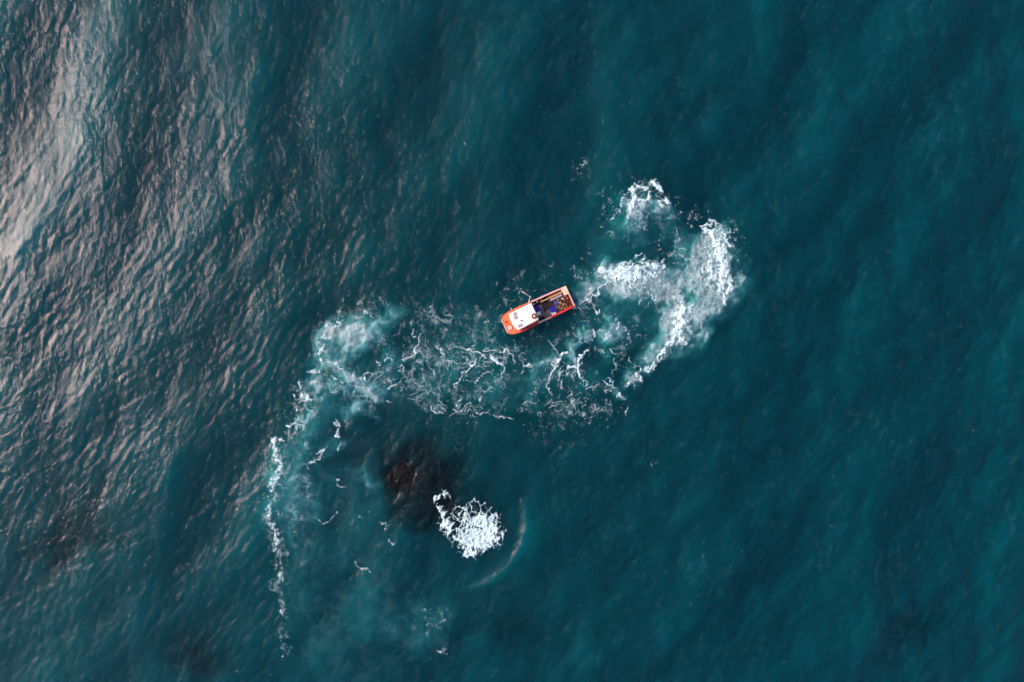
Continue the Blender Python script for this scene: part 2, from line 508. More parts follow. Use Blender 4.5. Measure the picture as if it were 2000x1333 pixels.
# single streaks of foam drawn one by one
strokes(strand, """
1118,603,1.6,.9 1132,596,1.6,.9 1134,606,1.4,.8
1150,586,1.8,.9 1157,598,1.6,.9 1164,607,1.8,.9 1168,615,2.6,.95 1174,610,1.8,.8 1173,602,1.3,.7
1174,610,1.2,.7 1186,620,1.2,.7
1145,563,1.2,.6 1144,548,1.2,.6 1152,530,1.1,.6 1165,522,1,.5
1259,567,1.3,.6 1268,573,1.5,.8 1278,585,1.3,.7 1290,580,1.2,.6
1243,592,1.2,.7 1252,584,1.2,.7 1262,582,1.1,.6
1257,600,1.2,.7 1264,605,1.3,.7 1273,592,1.2,.7
1370,575,1,.6 1385,567,1,.7 1398,558,1,.5
1305,520,1.1,.6 1318,512,1.1,.6 1330,521,1.1,.6 1334,530,1,.5
1325,495,1.2,.7 1338,505,1.3,.8 1350,510,1.1,.6
1318,480,1.2,.6 1340,490,1.3,.8 1348,482,1.1,.6
1075,668,1.2,.8 1084,683,1.4,.9 1092,695,1.2,.8
1102,703,1.0,.7 1111,710,1,.8 1108,720,1,.7
1101,722,1.2,.8 1095,728,1.2,.8 1092,740,1.0,.7 1088,742,1,.6
1074,734,1.6,.9 1074,748,1.5,.9 1070,757,1.6,.9 1077,763,1.2,.8 1079,770,1,.7
1100,744,1,.7 1099,752,1.2,.8 1097,758,1,.6
1133,735,1.6,.9 1136,745,1.3,.8
1139,739,1.1,.7 1145,747,1.1,.7 1141,760,1,.6
1137,720,1,.7 1139,708,1,.7 1132,718,1,.6
1116,727,1.3,.85 1110,730,1.2,.8 1105,733,1.1,.8
1117,733,1.2,.8 1122,738,1.1,.7
1193,684,1.2,.8 1197,692,1.4,.8 1204,696,1.2,.7 1210,690,1,.6
1197,700,1.3,.7 1201,712,1.5,.8 1199,720,1,.5
1225,698,1.4,.8 1231,708,1.3,.7 1234,714,1,.6 1247,717,1.2,.7 1254,724,1.2,.7
1193,724,1.1,.6 1194,736,1,.5
1176,744,1.1,.7 1188,746,1.8,.9 1199,749,1.8,.9 1201,757,1.4,.8 1208,762,1.3,.7
1184,742,1.1,.7 1193,738,1.2,.8 1200,747,1.2,.8
1117,648,1.3,.8 1124,652,1.6,.8 1130,660,1.2,.6
1128,668,1.4,.7 1138,670,1.3,.7 1146,664,1,.6
1164,648,1.4,.8 1173,643,1.2,.8 1184,648,1.1,.7
1218,640,2,.8 1222,648,1.4,.6 1229,655,1.2,.5
1228,660,1.2,.5 1230,668,1.2,.6
898,681,1.2,.9 910,680,1.8,.9 925,685,2,.9 935,690,2,.9 948,699,2.2,.9
945,687,1.5,.8 955,687,1.4,.8 965,681,1.4,.8 976,684,1.2,.8 984,681,1.5,.8
925,698,1.2,.9 924,711,1.8,.9 916,720,2,.9 905,727,1.6,.9 905,735,1.4,.9 898,744,1.8,.9 890,756,1.8,.9 893,762,1.3,.7
905,745,1.3,.7 920,747,1.4,.7 928,750,1.2,.7 937,738,1.2,.8 946,729,1.4,.8 955,725,1.2,.8
960,724,1.1,.7 957,727,1.1,.6
983,718,1.8,.9 984,728,1.8,.9 978,740,1.8,.8 970,745,1.3,.7
998,690,1.8,.9 1003,702,1.4,.8 1004,710,1.1,.6
1020,704,1.3,.8 1025,712,1.6,.8 1024,720,1.6,.9 1023,730,1.1,.7
1040,711,1.2,.6 1048,712,1,.5
885,800,1.7,.9 895,802,1.6,.9 905,800,1.2,.8 909,790,1.4,.8 920,790,1.3,.8 928,800,1.2,.7
930,809,1.8,.9 940,812,1.8,.9 955,806,1.2,.6 965,808,1.3,.7 975,814,1.6,.8 990,817,1.6,.8 1003,815,1.1,.6
892,791,1.3,.8 902,783,1.1,.7
805,642,1.2,.8 804,655,1.4,.8 812,658,1.2,.7
818,652,1.4,.8 818,668,1.5,.9 814,680,1.4,.9 813,688,2.2,.95 806,696,1.8,.9 797,701,1.8,.9 785,703,1.4,.8 780,698,1.2,.7
812,690,1.3,.7 820,688,1.2,.7 830,690,1.1,.6 845,690,1,.6
815,703,1.2,.7 822,710,1.2,.7
852,676,1.3,.8 860,683,1.5,.8 866,692,1.6,.8 859,697,1.4,.7
754,688,1,.9 758,696,1.2,.9 757,703,2,.95 766,707,1.4,.8
756,704,1.8,.9 749,707,1.4,.8
741,708,2.4,.95 737,704,1.2,.8
690,732,2,.8 694,740,2,.8 697,748,1.2,.7
700,738,1.1,.8 712,740,1.2,.8 717,731,1.5,.9 724,731,1.4,.8 728,735,1.2,.8
760,740,1.4,.9 762,752,1.5,.9 770,752,1.2,.8 780,746,1.3,.8
755,765,1.5,.8 766,755,1.3,.8
776,720,1.1,.7 785,712,1.2,.8 788,726,1.2,.8 778,728,1,.6
800,729,1.3,.8 808,724,1.3,.8
755,785,1.5,.9 765,784,1.2,.8
836,797,2,.8 848,803,2,.8 862,808,2.2,.9 868,809,1.4,.8
838,720,1.2,.7 845,725,1.3,.8 846,738,1,.6
824,735,1.2,.7 825,748,1.3,.7
635,702,1.4,.9 648,708,1.5,.9 657,714,1.6,.9 670,723,1.6,.9
655,712,1.0,.6 657,723,1,.5
644,737,1.2,.7 656,740,1.5,.8 664,741,1.6,.8 670,750,1.2,.7
644,757,1.2,.6 655,767,1.5,.8 660,765,1.2,.7
688,763,1.2,.7 692,773,1.2,.7
604,903,1.6,.9 615,903,1.6,.9 625,896,1.7,.9 633,885,1.6,.9 634,876,1.5,.8 642,873,1.2,.7
604,903,1.1,.7 606,917,1.1,.7
585,874,1.1,.5 598,884,1.2,.5
660,845,2,.9 660,853,1.6,.9
668,862,1.6,.8 667,875,1.8,.9
555,845,1.1,.6 575,846,1.1,.6 585,838,1.2,.7
658,937,1.1,.7 657,948,1.2,.8 672,952,1.2,.8
655,1003,1.2,.8 645,1010,1.4,.8 640,1022,1.5,.8 632,1026,1.6,.8 623,1022,1.3,.8
738,1020,1.3,.7 750,1022,1.5,.8 756,1033,1.5,.8
764,1056,1.3,.7 771,1064,1.4,.8 778,1058,1.1,.6
695,1098,1.2,.7 705,1108,1.3,.7 718,1113,1.4,.7
700,1012,1.3,.6 708,1010,1.3,.6 712,1018,1.3,.5
850,1213,1.2,.5 858,1217,1.6,.6 872,1210,1.4,.6
855,1273,2,.8 860,1275,2,.8 864,1266,1.4,.6
1225,802,1.3,.8 1222,812,1,.6 1228,797,1.2,.7
1014,572,.9,.7 1030,569,.9,.7 1045,566,.9,.6
""")
# cobweb foam
strokes(lace, """
1010,690,22,.6 960,700,28,.65 905,705,30,.65 850,690,34,.6 800,680,30,.55
1010,745,24,.35 960,750,22,.4 900,770,28,.5 850,760,34,.5 790,740,34,.65 735,735,28,.55
1050,790,20,.6 1085,790,24,.6 1120,780,22,.6 1160,785,22,.72 1180,800,14,.6
1075,815,14,.35 1110,805,16,.3
1150,765,18,.6 1130,770,16,.5 1190,760,20,.4
985,812,18,.5 940,808,16,.5 880,800,18,.6 840,790,20,.62 800,780,20,.5
880,625,18,.6 850,615,18,.65 815,625,18,.5 905,640,14,.4
925,620,16,.5 930,650,18,.45 945,665,14,.4
1085,735,22,.45 1110,735,20,.6 1140,720,16,.4
1150,640,20,.35 1110,645,18,.35 1075,660,16,.3
1140,610,20,.45 1165,590,18,.5
1210,650,18,.35 1225,680,20,.35 1205,705,20,.4
1235,520,20,.4 1280,560,28,.6 1310,560,22,.6 1330,540,20,.45
1255,590,26,.5 1290,580,26,.5
1390,580,20,.6 1350,560,20,.5 1420,520,16,.5
1225,440,34,.4 1260,430,34,.38 1300,430,28,.36 1320,470,20,.25
1320,490,20,.35 1345,455,16,.35
1360,630,24,.6 1390,600,20,.45
1150,540,18,.4 1140,570,16,.5
610,760,26,.7 595,800,26,.75 580,830,22,.75
600,860,30,.5 590,920,30,.45 580,1000,30,.4 600,1080,40,.3
640,700,24,.6 670,740,28,.7 700,765,32,.65 720,800,28,.6
541,880,13,.9 546,930,13,.9 536,980,12,.85 535,1040,11,.85 543,1090,9,.6
551,1130,10,.7 552,1180,9,.6 553,1260,9,.5
640,880,28,.25 620,960,34,.18 680,1000,40,.26 700,1060,40,.18
1270,795,10,.2
690,605,20,.45 720,600,20,.5
1250,375,22,.6 1290,395,22,.55
1415,455,12,.8 1430,500,10,.6 1435,555,9,.6
1320,665,22,.6 1285,705,14,.6
""", 2)
# milky, bubble laden water under the surface
strokes(plume, """
1236,402,18,.9 1250,410,20,.8 1240,430,22,.5 1258,450,14,.4
1248,378,12,.35 1262,384,12,.3
1294,402,12,.85 1292,413,14,.75 1305,420,16,.35 1318,425,16,.3
1205,420,18,.25 1225,445,20,.3
1395,470,18,1 1390,495,26,1.1 1388,525,34,1.15 1390,550,36,1.15 1370,575,28,.95
1362,475,12,.5 1362,500,14,.6 1360,535,18,.7
1400,585,20,.8 1410,585,14,.8
1200,540,22,1.05 1225,555,26,1.15 1250,550,26,1.15 1275,540,22,1.05 1290,530,14,.9
1195,565,18,.75 1212,575,18,.7 1222,588,12,.45
1190,550,12,.6 1180,565,14,.5
1150,570,14,.75 1135,582,12,.8 1124,592,8,.6
1165,555,14,.4 1150,545,14,.25
1285,560,26,.75 1315,570,26,.8 1340,565,20,.7
1310,530,14,.6 1322,542,12,.6
1258,590,20,.45 1240,600,20,.35 1235,625,16,.22
1330,595,26,1.15 1335,615,30,1.15 1318,635,28,1.1 1312,655,24,1
1305,665,18,.8 1290,685,16,.6 1272,705,12,.55
1355,610,20,.7 1372,635,16,.55 1378,648,9,.5
1395,610,20,.35 1410,600,16,.3
1345,650,16,.6
1190,635,11,.75 1195,648,12,.8 1190,658,9,.7 1182,640,8,.5
1150,665,10,.6 1158,655,8,.6
1126,672,9,.5 1124,690,8,.6 1120,705,8,.65 1116,712,8,.7
1085,705,9,.65 1072,715,11,.65 1060,725,10,.5 1048,735,10,.4
1045,745,14,.3 1045,770,16,.3 1055,790,16,.2
1232,742,9,.65 1243,737,9,.8
1240,725,10,.4 1225,720,12,.2
1205,765,10,.5 1215,768,8,.5
1194,745,7,.4
690,640,20,.85 668,648,18,.9 650,660,14,.75 640,678,12,.6
705,650,16,.85 690,658,16,.9 676,672,15,.6 665,690,14,.45
720,645,16,.7 740,636,16,.55 758,625,14,.4
770,603,12,.55 765,597,10,.5 772,610,10,.45
650,700,16,.5 625,700,12,.5 610,730,14,.5
612,745,14,.75 604,755,14,.55 620,765,18,.45 640,760,18,.3
665,742,11,.6 680,752,13,.6 695,758,15,.6 715,768,14,.55 735,772,13,.55 745,780,9,.5
640,790,30,.25 610,830,26,.28 600,870,24,.3
690,805,10,.55 698,812,12,.65 710,806,10,.55
682,795,6,.4 680,808,5,.4 690,820,8,.5
590,812,12,.45 605,805,14,.3
575,890,23.2,0.37 560,940,29.0,0.39 570,985,37.7,0.41 600,1005,24,.25
640,880,18,.25 665,868,10,.3
690,925,9,.3 708,935,8,.35 725,952,8,.3
715,800,10,.3 735,815,8,.3 740,835,7,.25
1010,760,20,.12 900,690,40,.10
820,1250,30,.22 850,1200,30,.18 760,1230,30,.2 700,1180,40,.12
1300,440,25,.26 1340,462,24,.28 1350,500,24,.4 1330,540,24,.4
1225,450,34,.22 1270,465,30,.2 1200,480,30,.14
1180,600,26,.22 1230,640,28,.18 1275,640,30,.25 1150,640,30,.18
565,880,16,.32 565,940,18,.34 560,1000,18,.3 565,1060,18,.24
1150,1000,90,.05 1300,1050,110,.06 1250,850,90,.05
1160,1180,110,.06 1330,1250,100,.05 900,1150,60,.06
850,700,60,.17 960,730,55,.17 1100,740,45,.18 760,740,45,.2
880,640,30,.14 930,640,30,.12
590,850,22,.22 580,900,26,.25 590,1000,40,.22 585,1100,40,.16 590,1200,40,.13 620,1300,50,.12
640,940,40,.15 700,1000,40,.12 680,1090,50,.12
990,690,9,.3 1000,685,9,.3
770,700,14,.3 760,690,14,.3
""", 2, wmul=1.5)
# thin scum and film left behind, and water stirred pale
strokes(film, """
600,900,50,.7 580,1000,55,.8 600,1100,60,.7 640,1200,70,.7 700,1300,80,.7
700,1080,60,.8 760,1150,60,.9 800,1230,60,.9 820,1300,60,.8
680,960,50,.7 720,900,40,.5 660,840,40,.6
760,760,60,.6 850,740,60,.5 940,770,60,.5 1000,760,50,.5
850,640,50,.5 930,640,50,.5 1080,700,50,.4
1180,540,40,.4 1160,460,40,.3
1220,440,40,.6 1280,470,40,.4
""", 0)
strokes(speck, """
1136,325,12,.9 1146,322,9,.9
1128,330,6,.7
1134,278,4,.8
1122,355,5,.6 1120,365,4,.5
1275,910,8,.8 1282,906,6,.8 1264,915,6,.8
1334,870,4,.6
690,612,26,.7 660,622,18,.7 730,600,20,.6
640,640,18,.6 625,670,14,.6
830,625,34,.5 890,625,30,.55 930,630,24,.5
800,700,60,.22 880,720,60,.25 960,730,50,.25 1080,660,60,.2
1100,790,60,.5 1160,790,34,.6 1090,820,24,.5
1220,670,34,.4 1150,640,40,.3
1420,460,22,.7 1440,510,14,.7 1442,560,12,.6
1340,430,20,.6 1370,430,16,.6
1230,410,50,.3 1300,430,40,.25 1310,480,40,.2
1160,540,34,.3 1130,600,20,.5
542,880,12,.9 544,940,12,.9 532,1000,11,.9 540,1060,10,.8 548,1120,10,.8 553,1160,10,.8 550,1200,10,.7 555,1270,10,.7
580,800,22,.6 590,760,16,.5
880,870,16,.15 1070,570,16,.3
1000,580,30,.3 1060,560,34,.3 975,640,12,.5 985,655,10,.4 965,620,16,.3
850,1210,20,.4 860,1270,12,.3
""", 0)

# ---- put the pieces together
holes = np.maximum(0, 1 - np.abs(nB + 0.5 * nA) * 0.9)          # vein pattern
wg = sstep(0.02, 0.25, white)
wv = white * (1.0 + 0.08 * nB) + (0.13 * nA + 0.04 * nD) * wg
fo_white = 0.96 * sstep(0.36, 0.98, wv + 0.20 * (holes - 0.45) * wg)
# cobwebs: zero lines of warped noise, broken up
def veins(lo, hi, p, seed, th):
    n = unit(fbm(FS, lo, hi, p, seed))
    gy_, gx_ = np.gradient(n)
    return np.clip(1 - np.abs(n) / (np.hypot(gx_, gy_) + 0.02) / th, 0, 1)


v1 = veins(9, 55, 1.5, 51, 1.1)
v2 = veins(5, 26, 1.4, 52, 0.95)
v3 = veins(3.2, 16, 1.3, 58, 0.8)
brk = sstep(0.0, 0.9, unit(fbm(FS, 10, 50, 1.2, 53)) + 0.25 * nA)
brk2 = sstep(0.35, 1.2, unit(fbm(FS, 12, 60, 1.2, 54)) + 0.35 * nA)
lg = sstep(0.10, 0.4, lace)
fo_lace = lg * np.maximum(0.75 * v1 * brk * sstep(0.15, 0.75, lace + 0.12 * nB), v2 * brk2 * sstep(0.3, 0.85, lace + 0.18 * nB) * 0.6)
brk3 = sstep(-0.3, 1.2, unit(fbm(FS, 14, 60, 1.2, 59)) + 0.2 * nA)
fo_lace = np.maximum(fo_lace, 0.42 * v3 * brk3 * sstep(0.15, 0.6, lace + 0.12 * nB) * lg)
fo_lace = np.maximum(fo_lace, 0.45 * v1 * sstep(-0.8, 0.4, nC) * sstep(0.2, 0.6, lace) * lg)
fo_strand = 0.92 * sstep(0.34, 0.95, strand + 0.12 * nA * sstep(0.05, 0.3, strand))
# bubbles: isolated specks
spn = unit(fbm(FS, 1.5, 6.5, 0.6, 55))
fo_speck = sstep(2.5, 3.1, spn + 1.2 * np.minimum(speck, 0.8) + 0.75 * unit(fbm(FS, 8, 50, 1.2, 57)))
fo_speck *= 0.6 * sstep(0.02, 0.06, speck)
# frothy skin over the milky water
fo_froth = 0.35 * sstep(0.45, 1.05, plume + 0.15 * nB) * sstep(-1.0, 1.6, nA + nB)
fmn = unit(fbm(FS, 6, 40, 1.3, 56))
fo_film = 0.032 * np.clip(film, 0, 1) * sstep(-0.6, 1.8, fmn + 0.5 * nC)
foam = 1 - (1 - fo_white) * (1 - fo_lace) * (1 - fo_strand) * (1 - fo_speck) * (1 - fo_froth) * (1 - fo_film)

# faint windrows of bubbles drawn out down the right and centre
wn_ = unit(fbm(FS, 2.2, 40, 0.8, 65, aniso=(R(105), 2.6))); wl_ = unit(fbm(FS, 50, 300, 1.5, 66))
fo_wind = 0.028 * sstep(1.0, 3.8, wn_ + 0.6 * nA + 0.35 * wl_) * sstep(480, 900, PXc)
fo_film = np.maximum(fo_film, fo_wind).astype(np.float32)

# ---- the cellular foam cap on the shoal
ROCK = np.s_[925:1120, 815:1015]
rx, ry = PXc[ROCK], PYc[ROCK]
cap = np.zeros(FS, np.float32)
g5 = np.random.default_rng(61)
ux = rx + 0.9 * wxs[ROCK] + 0.8 * wxm[ROCK]; uy = ry + 0.9 * wys[ROCK] + 0.8 * wym[ROCK]


def cell_edges(n):
    """distance (pixels) to the nearest border of n random cells"""
    P = np.stack([g5.uniform(815, 1015, n), g5.uniform(925, 1120, n)], 1).astype(np.float32)
    F1 = np.full(rx.shape, 1e9, np.float32); F2 = F1.copy()
    for a, b in P:
        d = np.hypot((ux - a) * 1.1 + (uy - b) * 0.15, (uy - b) * 0.92)
        F2 = np.minimum(F2, np.maximum(F1, d)); F1 = np.minimum(F1, d)
    return (F2 - F1) * 0.5


e1, e2 = cell_edges(190), cell_edges(900)
capm = np.zeros(FS, np.float32)
strokes(capm, """
955,1042,26,1.5 938,1050,30,1.5
920,1062,24,1.4 905,1050,26,1.1
950,1015,28,1.0 915,1025,28,.95
900,1005,22,.78 925,992,18,.75 945,995,18,.75
875,1035,20,.9 868,1015,16,.8
848,975,7,.72 856,985,7,.75 866,1000,9,.75 865,1020,14,.8
850,972,6,.66 862,966,6,.66 872,963,6,.66 880,975,7,.6
925,970,5,.55 930,985,8,.6
""", 1)
capd = capm[ROCK]
dens = capd + 0.08 * nB[ROCK]
t1 = 0.7 + 2.6 * sstep(0.5, 1.3, dens); t2 = 0.2 + 1.9 * sstep(0.7, 1.4, dens)
net = np.maximum(1 - sstep(t1 * 0.6, t1 * 1.5, e1), 0.85 * (1 - sstep(t2 * 0.5, t2 * 1.6, e2)) * sstep(0.55, 0.85, dens))
solid = 0.93 * sstep(1.05, 1.5, dens + 0.14 * nA[ROCK])
cap[ROCK] = np.maximum(net, solid) * sstep(0.36, 0.66, capd + 0.08 * nA[ROCK] + 0.05 * nB[ROCK])

# ------------------------------------------------------------------ foam and bubbles as meshes lying in the waves
def foam_mat(name, color, attr="cover", rough=0.8, bump=0.7):
    m, N, L, out = new_mat(name)
    at = N.new("ShaderNodeAttribute"); at.attribute_name = attr
    p = N.new("ShaderNodeBsdfPrincipled")
    p.inputs["Base Color"].default_value = color + (1,)
    p.inputs["Roughness"].default_value = rough
    p.inputs["Specular IOR Level"].default_value = 0.2
    geo = N.new("ShaderNodeNewGeometry")
    n = N.new("ShaderNodeTexNoise"); n.inputs["Scale"].default_value = 3.5; n.inputs["Detail"].default_value = 6
    L.new(geo.outputs["Position"], n.inputs["Vector"])
    b = N.new("ShaderNodeBump"); b.inputs["Strength"].default_value = bump; b.inputs["Distance"].default_value = 0.12
    L.new(n.outputs["Fac"], b.inputs["Height"]); L.new(b.outputs[0], p.inputs["Normal"])
    tr = N.new("ShaderNodeBsdfTransparent")
    mx = N.new("ShaderNodeMixShader")
    L.new(at.outputs["Fac"], mx.inputs[0]); L.new(tr.outputs[0], mx.inputs[1]); L.new(p.outputs[0], mx.inputs[2])
    L.new(mx.outputs[0], out.inputs["Surface"])
    return m


def raster_sheet(name, cover, zoff, mat, step=1, y0=0, x0=0, thr=0.03, follow=1.0):
    """mesh of the raster cells that hold anything; vertex attribute `cover` = share of water hidden"""
    c = cover[::step, ::step]; zo = zoff[::step, ::step]
    ny, nx = c.shape
    mcell = np.maximum(np.maximum(c[:-1, :-1], c[1:, :-1]), np.maximum(c[:-1, 1:], c[1:, 1:])) > thr
    jj, iis = np.nonzero(mcell)
    a = jj * nx + iis
    Q = np.stack([a + nx, a + nx + 1, a + 1, a], 1)
    u, inv = np.unique(Q.ravel(), return_inverse=True)
    Q = inv.reshape(-1, 4)
    vy, vx = u // nx, u % nx
    wx, wy = W(vx * step + x0, vy * step + y0)
    z = height(wx, wy) * follow + zo[vy, vx]
    o = np_quads(name, np.stack([wx, wy, z], 1), Q, mat)
    at = o.data.attributes.new("cover", 'FLOAT', 'POINT')
    at.data.foreach_set("value", c[vy, vx].astype(np.float32))
    return o


foam_white = foam_mat("sea_foam", (0.51, 0.70, 0.75))
film_mat = foam_mat("foam_film", (0.30, 0.47, 0.52), rough=0.6)
bubble_mat = foam_mat("bubble_water", (0.92, 0.95, 0.94), rough=1.0, bump=0.15)

lump = 0.02 + 0.02 * foam + 0.10 * fo_white * sstep(0.3, 1.0, white) * (1 + 0.6 * np.clip(nB, -1, 1))
tail = (PXc < 585) & (PYc > 852)
o = raster_sheet("wake_foam", np.where(tail, 0, foam).astype(np.float32), lump, foam_white)
tag(o, "white churned foam of the boat's curling wake, in lacy strands and thick patches", "foam", kind="stuff")
o = raster_sheet("foam_line", np.where(tail, foam, 0).astype(np.float32), lump, foam_white)
tag(o, "thin broken line of foam trailing down the left edge of the wake", "foam", kind="stuff")
o = raster_sheet("shoal_foam", cap, 0.03 + 0.14 * cap * (1 + 0.3 * np.clip(nA, -2, 2)), foam_white)
tag(o, "bright white cellular foam patch breaking beside the dark red rock", "foam", kind="stuff")
o = raster_sheet("foam_film", fo_film.astype(np.float32), np.full(FS, 0.012, np.float32), film_mat, step=3, thr=0.006)
tag(o, "faint grey film of old foam spread over the water", "foam", kind="stuff")
pl = np.clip(plume * (1.45 + 0.18 * nB + 0.16 * nC), 0, 1.05) * sstep(0.0, 0.12, plume)
pcov = np.clip(0.97 * np.clip(pl * 1.1, 0, 1) ** 1.25, 0, 0.97).astype(np.float32)
o = raster_sheet("bubble_cloud", pcov, (-0.12 - 0.80 * (1 - np.clip(pl, 0, 1)) ** 1.1).astype(np.float32), bubble_mat, step=3, thr=0.01, follow=0.7)
tag(o, "milky turquoise clouds of bubbles just under the surface of the wake", "bubbles", kind="stuff")

rock("submerged_rock", 846, 945, 10.8, 9.2, R(-38), -0.24, -6.0, red_weed,
     "dark red weed covered rock just under the water, beside the white foam patch", 71, 2.0, [(-2.2, -0.6, 1.8, 0.1)], steep=R(200))
rock("submerged_rock", 375, 1290, 9.5, 7.0, R(55), -0.55, -6.0, dark_weed,
     "faint dark rock under water at the bottom edge, left of the foam line", 72)
rock("submerged_rock", 135, 1045, 13.0, 9.0, R(30), -0.65, -6.0, red_weed,
     "faint purplish rock under water near the left edge of the picture", 73)
rock("submerged_rock", 990, 1235, 9.0, 6.0, R(10), -1.3, -6.5, dark_weed,
     "barely visible dark rock under water below the white foam patch", 74)
rock("submerged_rock", 1815, 1235, 7.0, 6.0, R(-20), -1.1, -6.5, dark_weed,
     "faint dark rock under water near the bottom right corner", 75)

# ------------------------------------------------------------------ the fishing boat (stern at x = 0, bow at x = 10, +y = port)
SX, SY = W(1112.5, 579.7)
BOAT_ROT = math.atan2(-0.42, -0.9076)
BZ = 0.02
BM = Matrix.Translation((SX, SY, BZ)) @ Matrix.Rotation(BOAT_ROT, 4, 'Z')
boat = bpy.data.objects.new("fishing_boat", None)
boat.matrix_world = BM
col.objects.link(boat)
tag(boat, "orange and red blunt bowed fishing boat with a white cabin roof", "boat")

M = {
    "orange": paint("orange_deck", (0.82, 0.20, 0.075), 0.55, 0.18, 1.2, dirt=(0.45, 0.09, 0.04), dirt_amt=0.5),
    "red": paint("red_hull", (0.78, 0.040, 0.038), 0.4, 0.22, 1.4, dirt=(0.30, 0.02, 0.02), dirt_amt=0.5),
    "pale": paint("worn_pale_rail", (0.74, 0.52, 0.50), 0.5, 0.25, 2.0, dirt=(0.55, 0.16, 0.13), dirt_amt=0.7),
    "white": paint("white_roof", (0.88, 0.88, 0.87), 0.45, 0.04, 1.0, dirt=(0.6, 0.57, 0.52), dirt_amt=0.35),
    "wall": paint("cabin_wall_white", (0.70, 0.70, 0.68), 0.5, 0.1, 1.5),
    "grey": paint("grey_hatch", (0.40, 0.39, 0.38), 0.5, 0.15, 3.0),
    "glass": paint("dark_glass", (0.02, 0.025, 0.03), 0.08, 0.1, 1.0),
    "floor": paint("mauve_grey_floor", (0.21, 0.15, 0.16), 0.75, 0.3, 2.0, dirt=(0.07, 0.04, 0.04), dirt_amt=0.6),
    "mat": paint("dark_rubber", (0.022, 0.012, 0.018), 0.85, 0.4, 3.0),
    "timber": paint("orange_timber", (0.62, 0.30, 0.12), 0.7, 0.3, 3.0, dirt=(0.30, 0.13, 0.05), dirt_amt=0.6),
    "timber_dark": paint("brown_timber", (0.26, 0.09, 0.045), 0.75, 0.35, 3.0),
    "lilac": paint("lilac_bench", (0.42, 0.33, 0.36), 0.6, 0.15, 2.0),
    "beige": paint("beige_board", (0.72, 0.57, 0.42), 0.65, 0.12, 2.0, dirt=(0.45, 0.30, 0.18), dirt_amt=0.4),
    "blue": paint("blue_plastic", (0.012, 0.012, 0.36), 0.4, 0.15, 2.0),
    "slate": paint("slate_blue_tarp", (0.035, 0.06, 0.20), 0.6, 0.3, 4.0, bump=0.4),
    "black": paint("black_plastic", (0.012, 0.009, 0.010), 0.5, 0.3, 3.0),
    "metal": paint("pale_metal", (0.62, 0.56, 0.52), 0.4, 0.15, 5.0, metal=0.3),
    "rope": paint("tan_rope", (0.45, 0.27, 0.13), 0.9, 0.4, 9.0),
    "rust": paint("rust_brown_rope", (0.28, 0.085, 0.035), 0.9, 0.4, 9.0),
    "net": paint("brown_net", (0.085, 0.035, 0.022), 0.95, 0.6, 7.0, dirt=(0.25, 0.12, 0.05), dirt_amt=0.8, bump=0.8),
    "yellow": paint("yellow_float", (0.72, 0.42, 0.05), 0.5, 0.2, 6.0),
    "float": paint("orange_float", (0.72, 0.14, 0.04), 0.45, 0.2, 6.0),
    "cream": paint("cream_float", (0.70, 0.62, 0.48), 0.5, 0.2, 6.0),
}


def from_bm(name, bm, mat, parent=None, smooth=False):
    bmesh.ops.recalc_face_normals(bm, faces=bm.faces)
    me = bpy.data.meshes.new(name)
    bm.to_mesh(me); bm.free()
    if smooth:
        me.polygons.foreach_set("use_smooth", [True] * len(me.polygons))
    me.materials.append(mat)
    o = bpy.data.objects.new(name, me)
    col.objects.link(o)
    if parent: o.parent = parent
    return o


def add_prism(bm, poly, z0, z1, bevel=0.0):
    """upright prism; z0 / z1 may be numbers or functions of (x, y)"""
    f0 = z0 if callable(z0) else (lambda x, y: z0)
    f1 = z1 if callable(z1) else (lambda x, y: z1)
    a = [bm.verts.new((x, y, f0(x, y))) for x, y in poly]
    b = [bm.verts.new((x, y, f1(x, y))) for x, y in poly]
    n = len(poly)
    bm.faces.new(a[::-1]); top = bm.faces.new(b)
    for i in range(n):
        bm.faces.new((a[i], a[(i + 1) % n], b[(i + 1) % n], b[i]))
    if bevel:
        bmesh.ops.bevel(bm, geom=list(top.edges), offset=bevel, segments=2, affect='EDGES')
    return bm


def prism(name, poly, z0, z1, mat, parent=None, bevel=0.0):
    return from_bm(name, add_prism(bmesh.new(), poly, z0, z1, bevel), mat, parent)


def rect(x0, x1, y0, y1):
    return [(x0, y0), (x1, y0), (x1, y1), (x0, y1)]


def box(name, x0, x1, y0, y1, z0, z1, mat, parent=None, bevel=0.012):
    return prism(name, rect(x0, x1, y0, y1), z0, z1, mat, parent, bevel)


def add_tube(bm, pts, r, seg=7):
    pts = [Vector(p) for p in pts]
    rings = []
    for i, p in enumerate(pts):
        t = (pts[min(i + 1, len(pts) - 1)] - pts[max(i - 1, 0)]).normalized()
        q = t.to_track_quat('Z', 'Y')
        rr = r[i] if isinstance(r, (list, tuple)) else r
        rings.append([bm.verts.new(p + q @ Vector((rr * math.cos(a), rr * math.sin(a), 0)))
                      for a in [2 * math.pi * k / seg for k in range(seg)]])
    for a, b in zip(rings[:-1], rings[1:]):
        for k in range(seg):
            bm.faces.new((a[k], a[(k + 1) % seg], b[(k + 1) % seg], b[k]))
    bm.faces.new(rings[0][::-1]); bm.faces.new(rings[-1])
    return bm


def tube(name, pts, r, mat, parent=None, seg=7):
    return from_bm(name, add_tube(bmesh.new(), pts, r, seg), mat, parent, True)


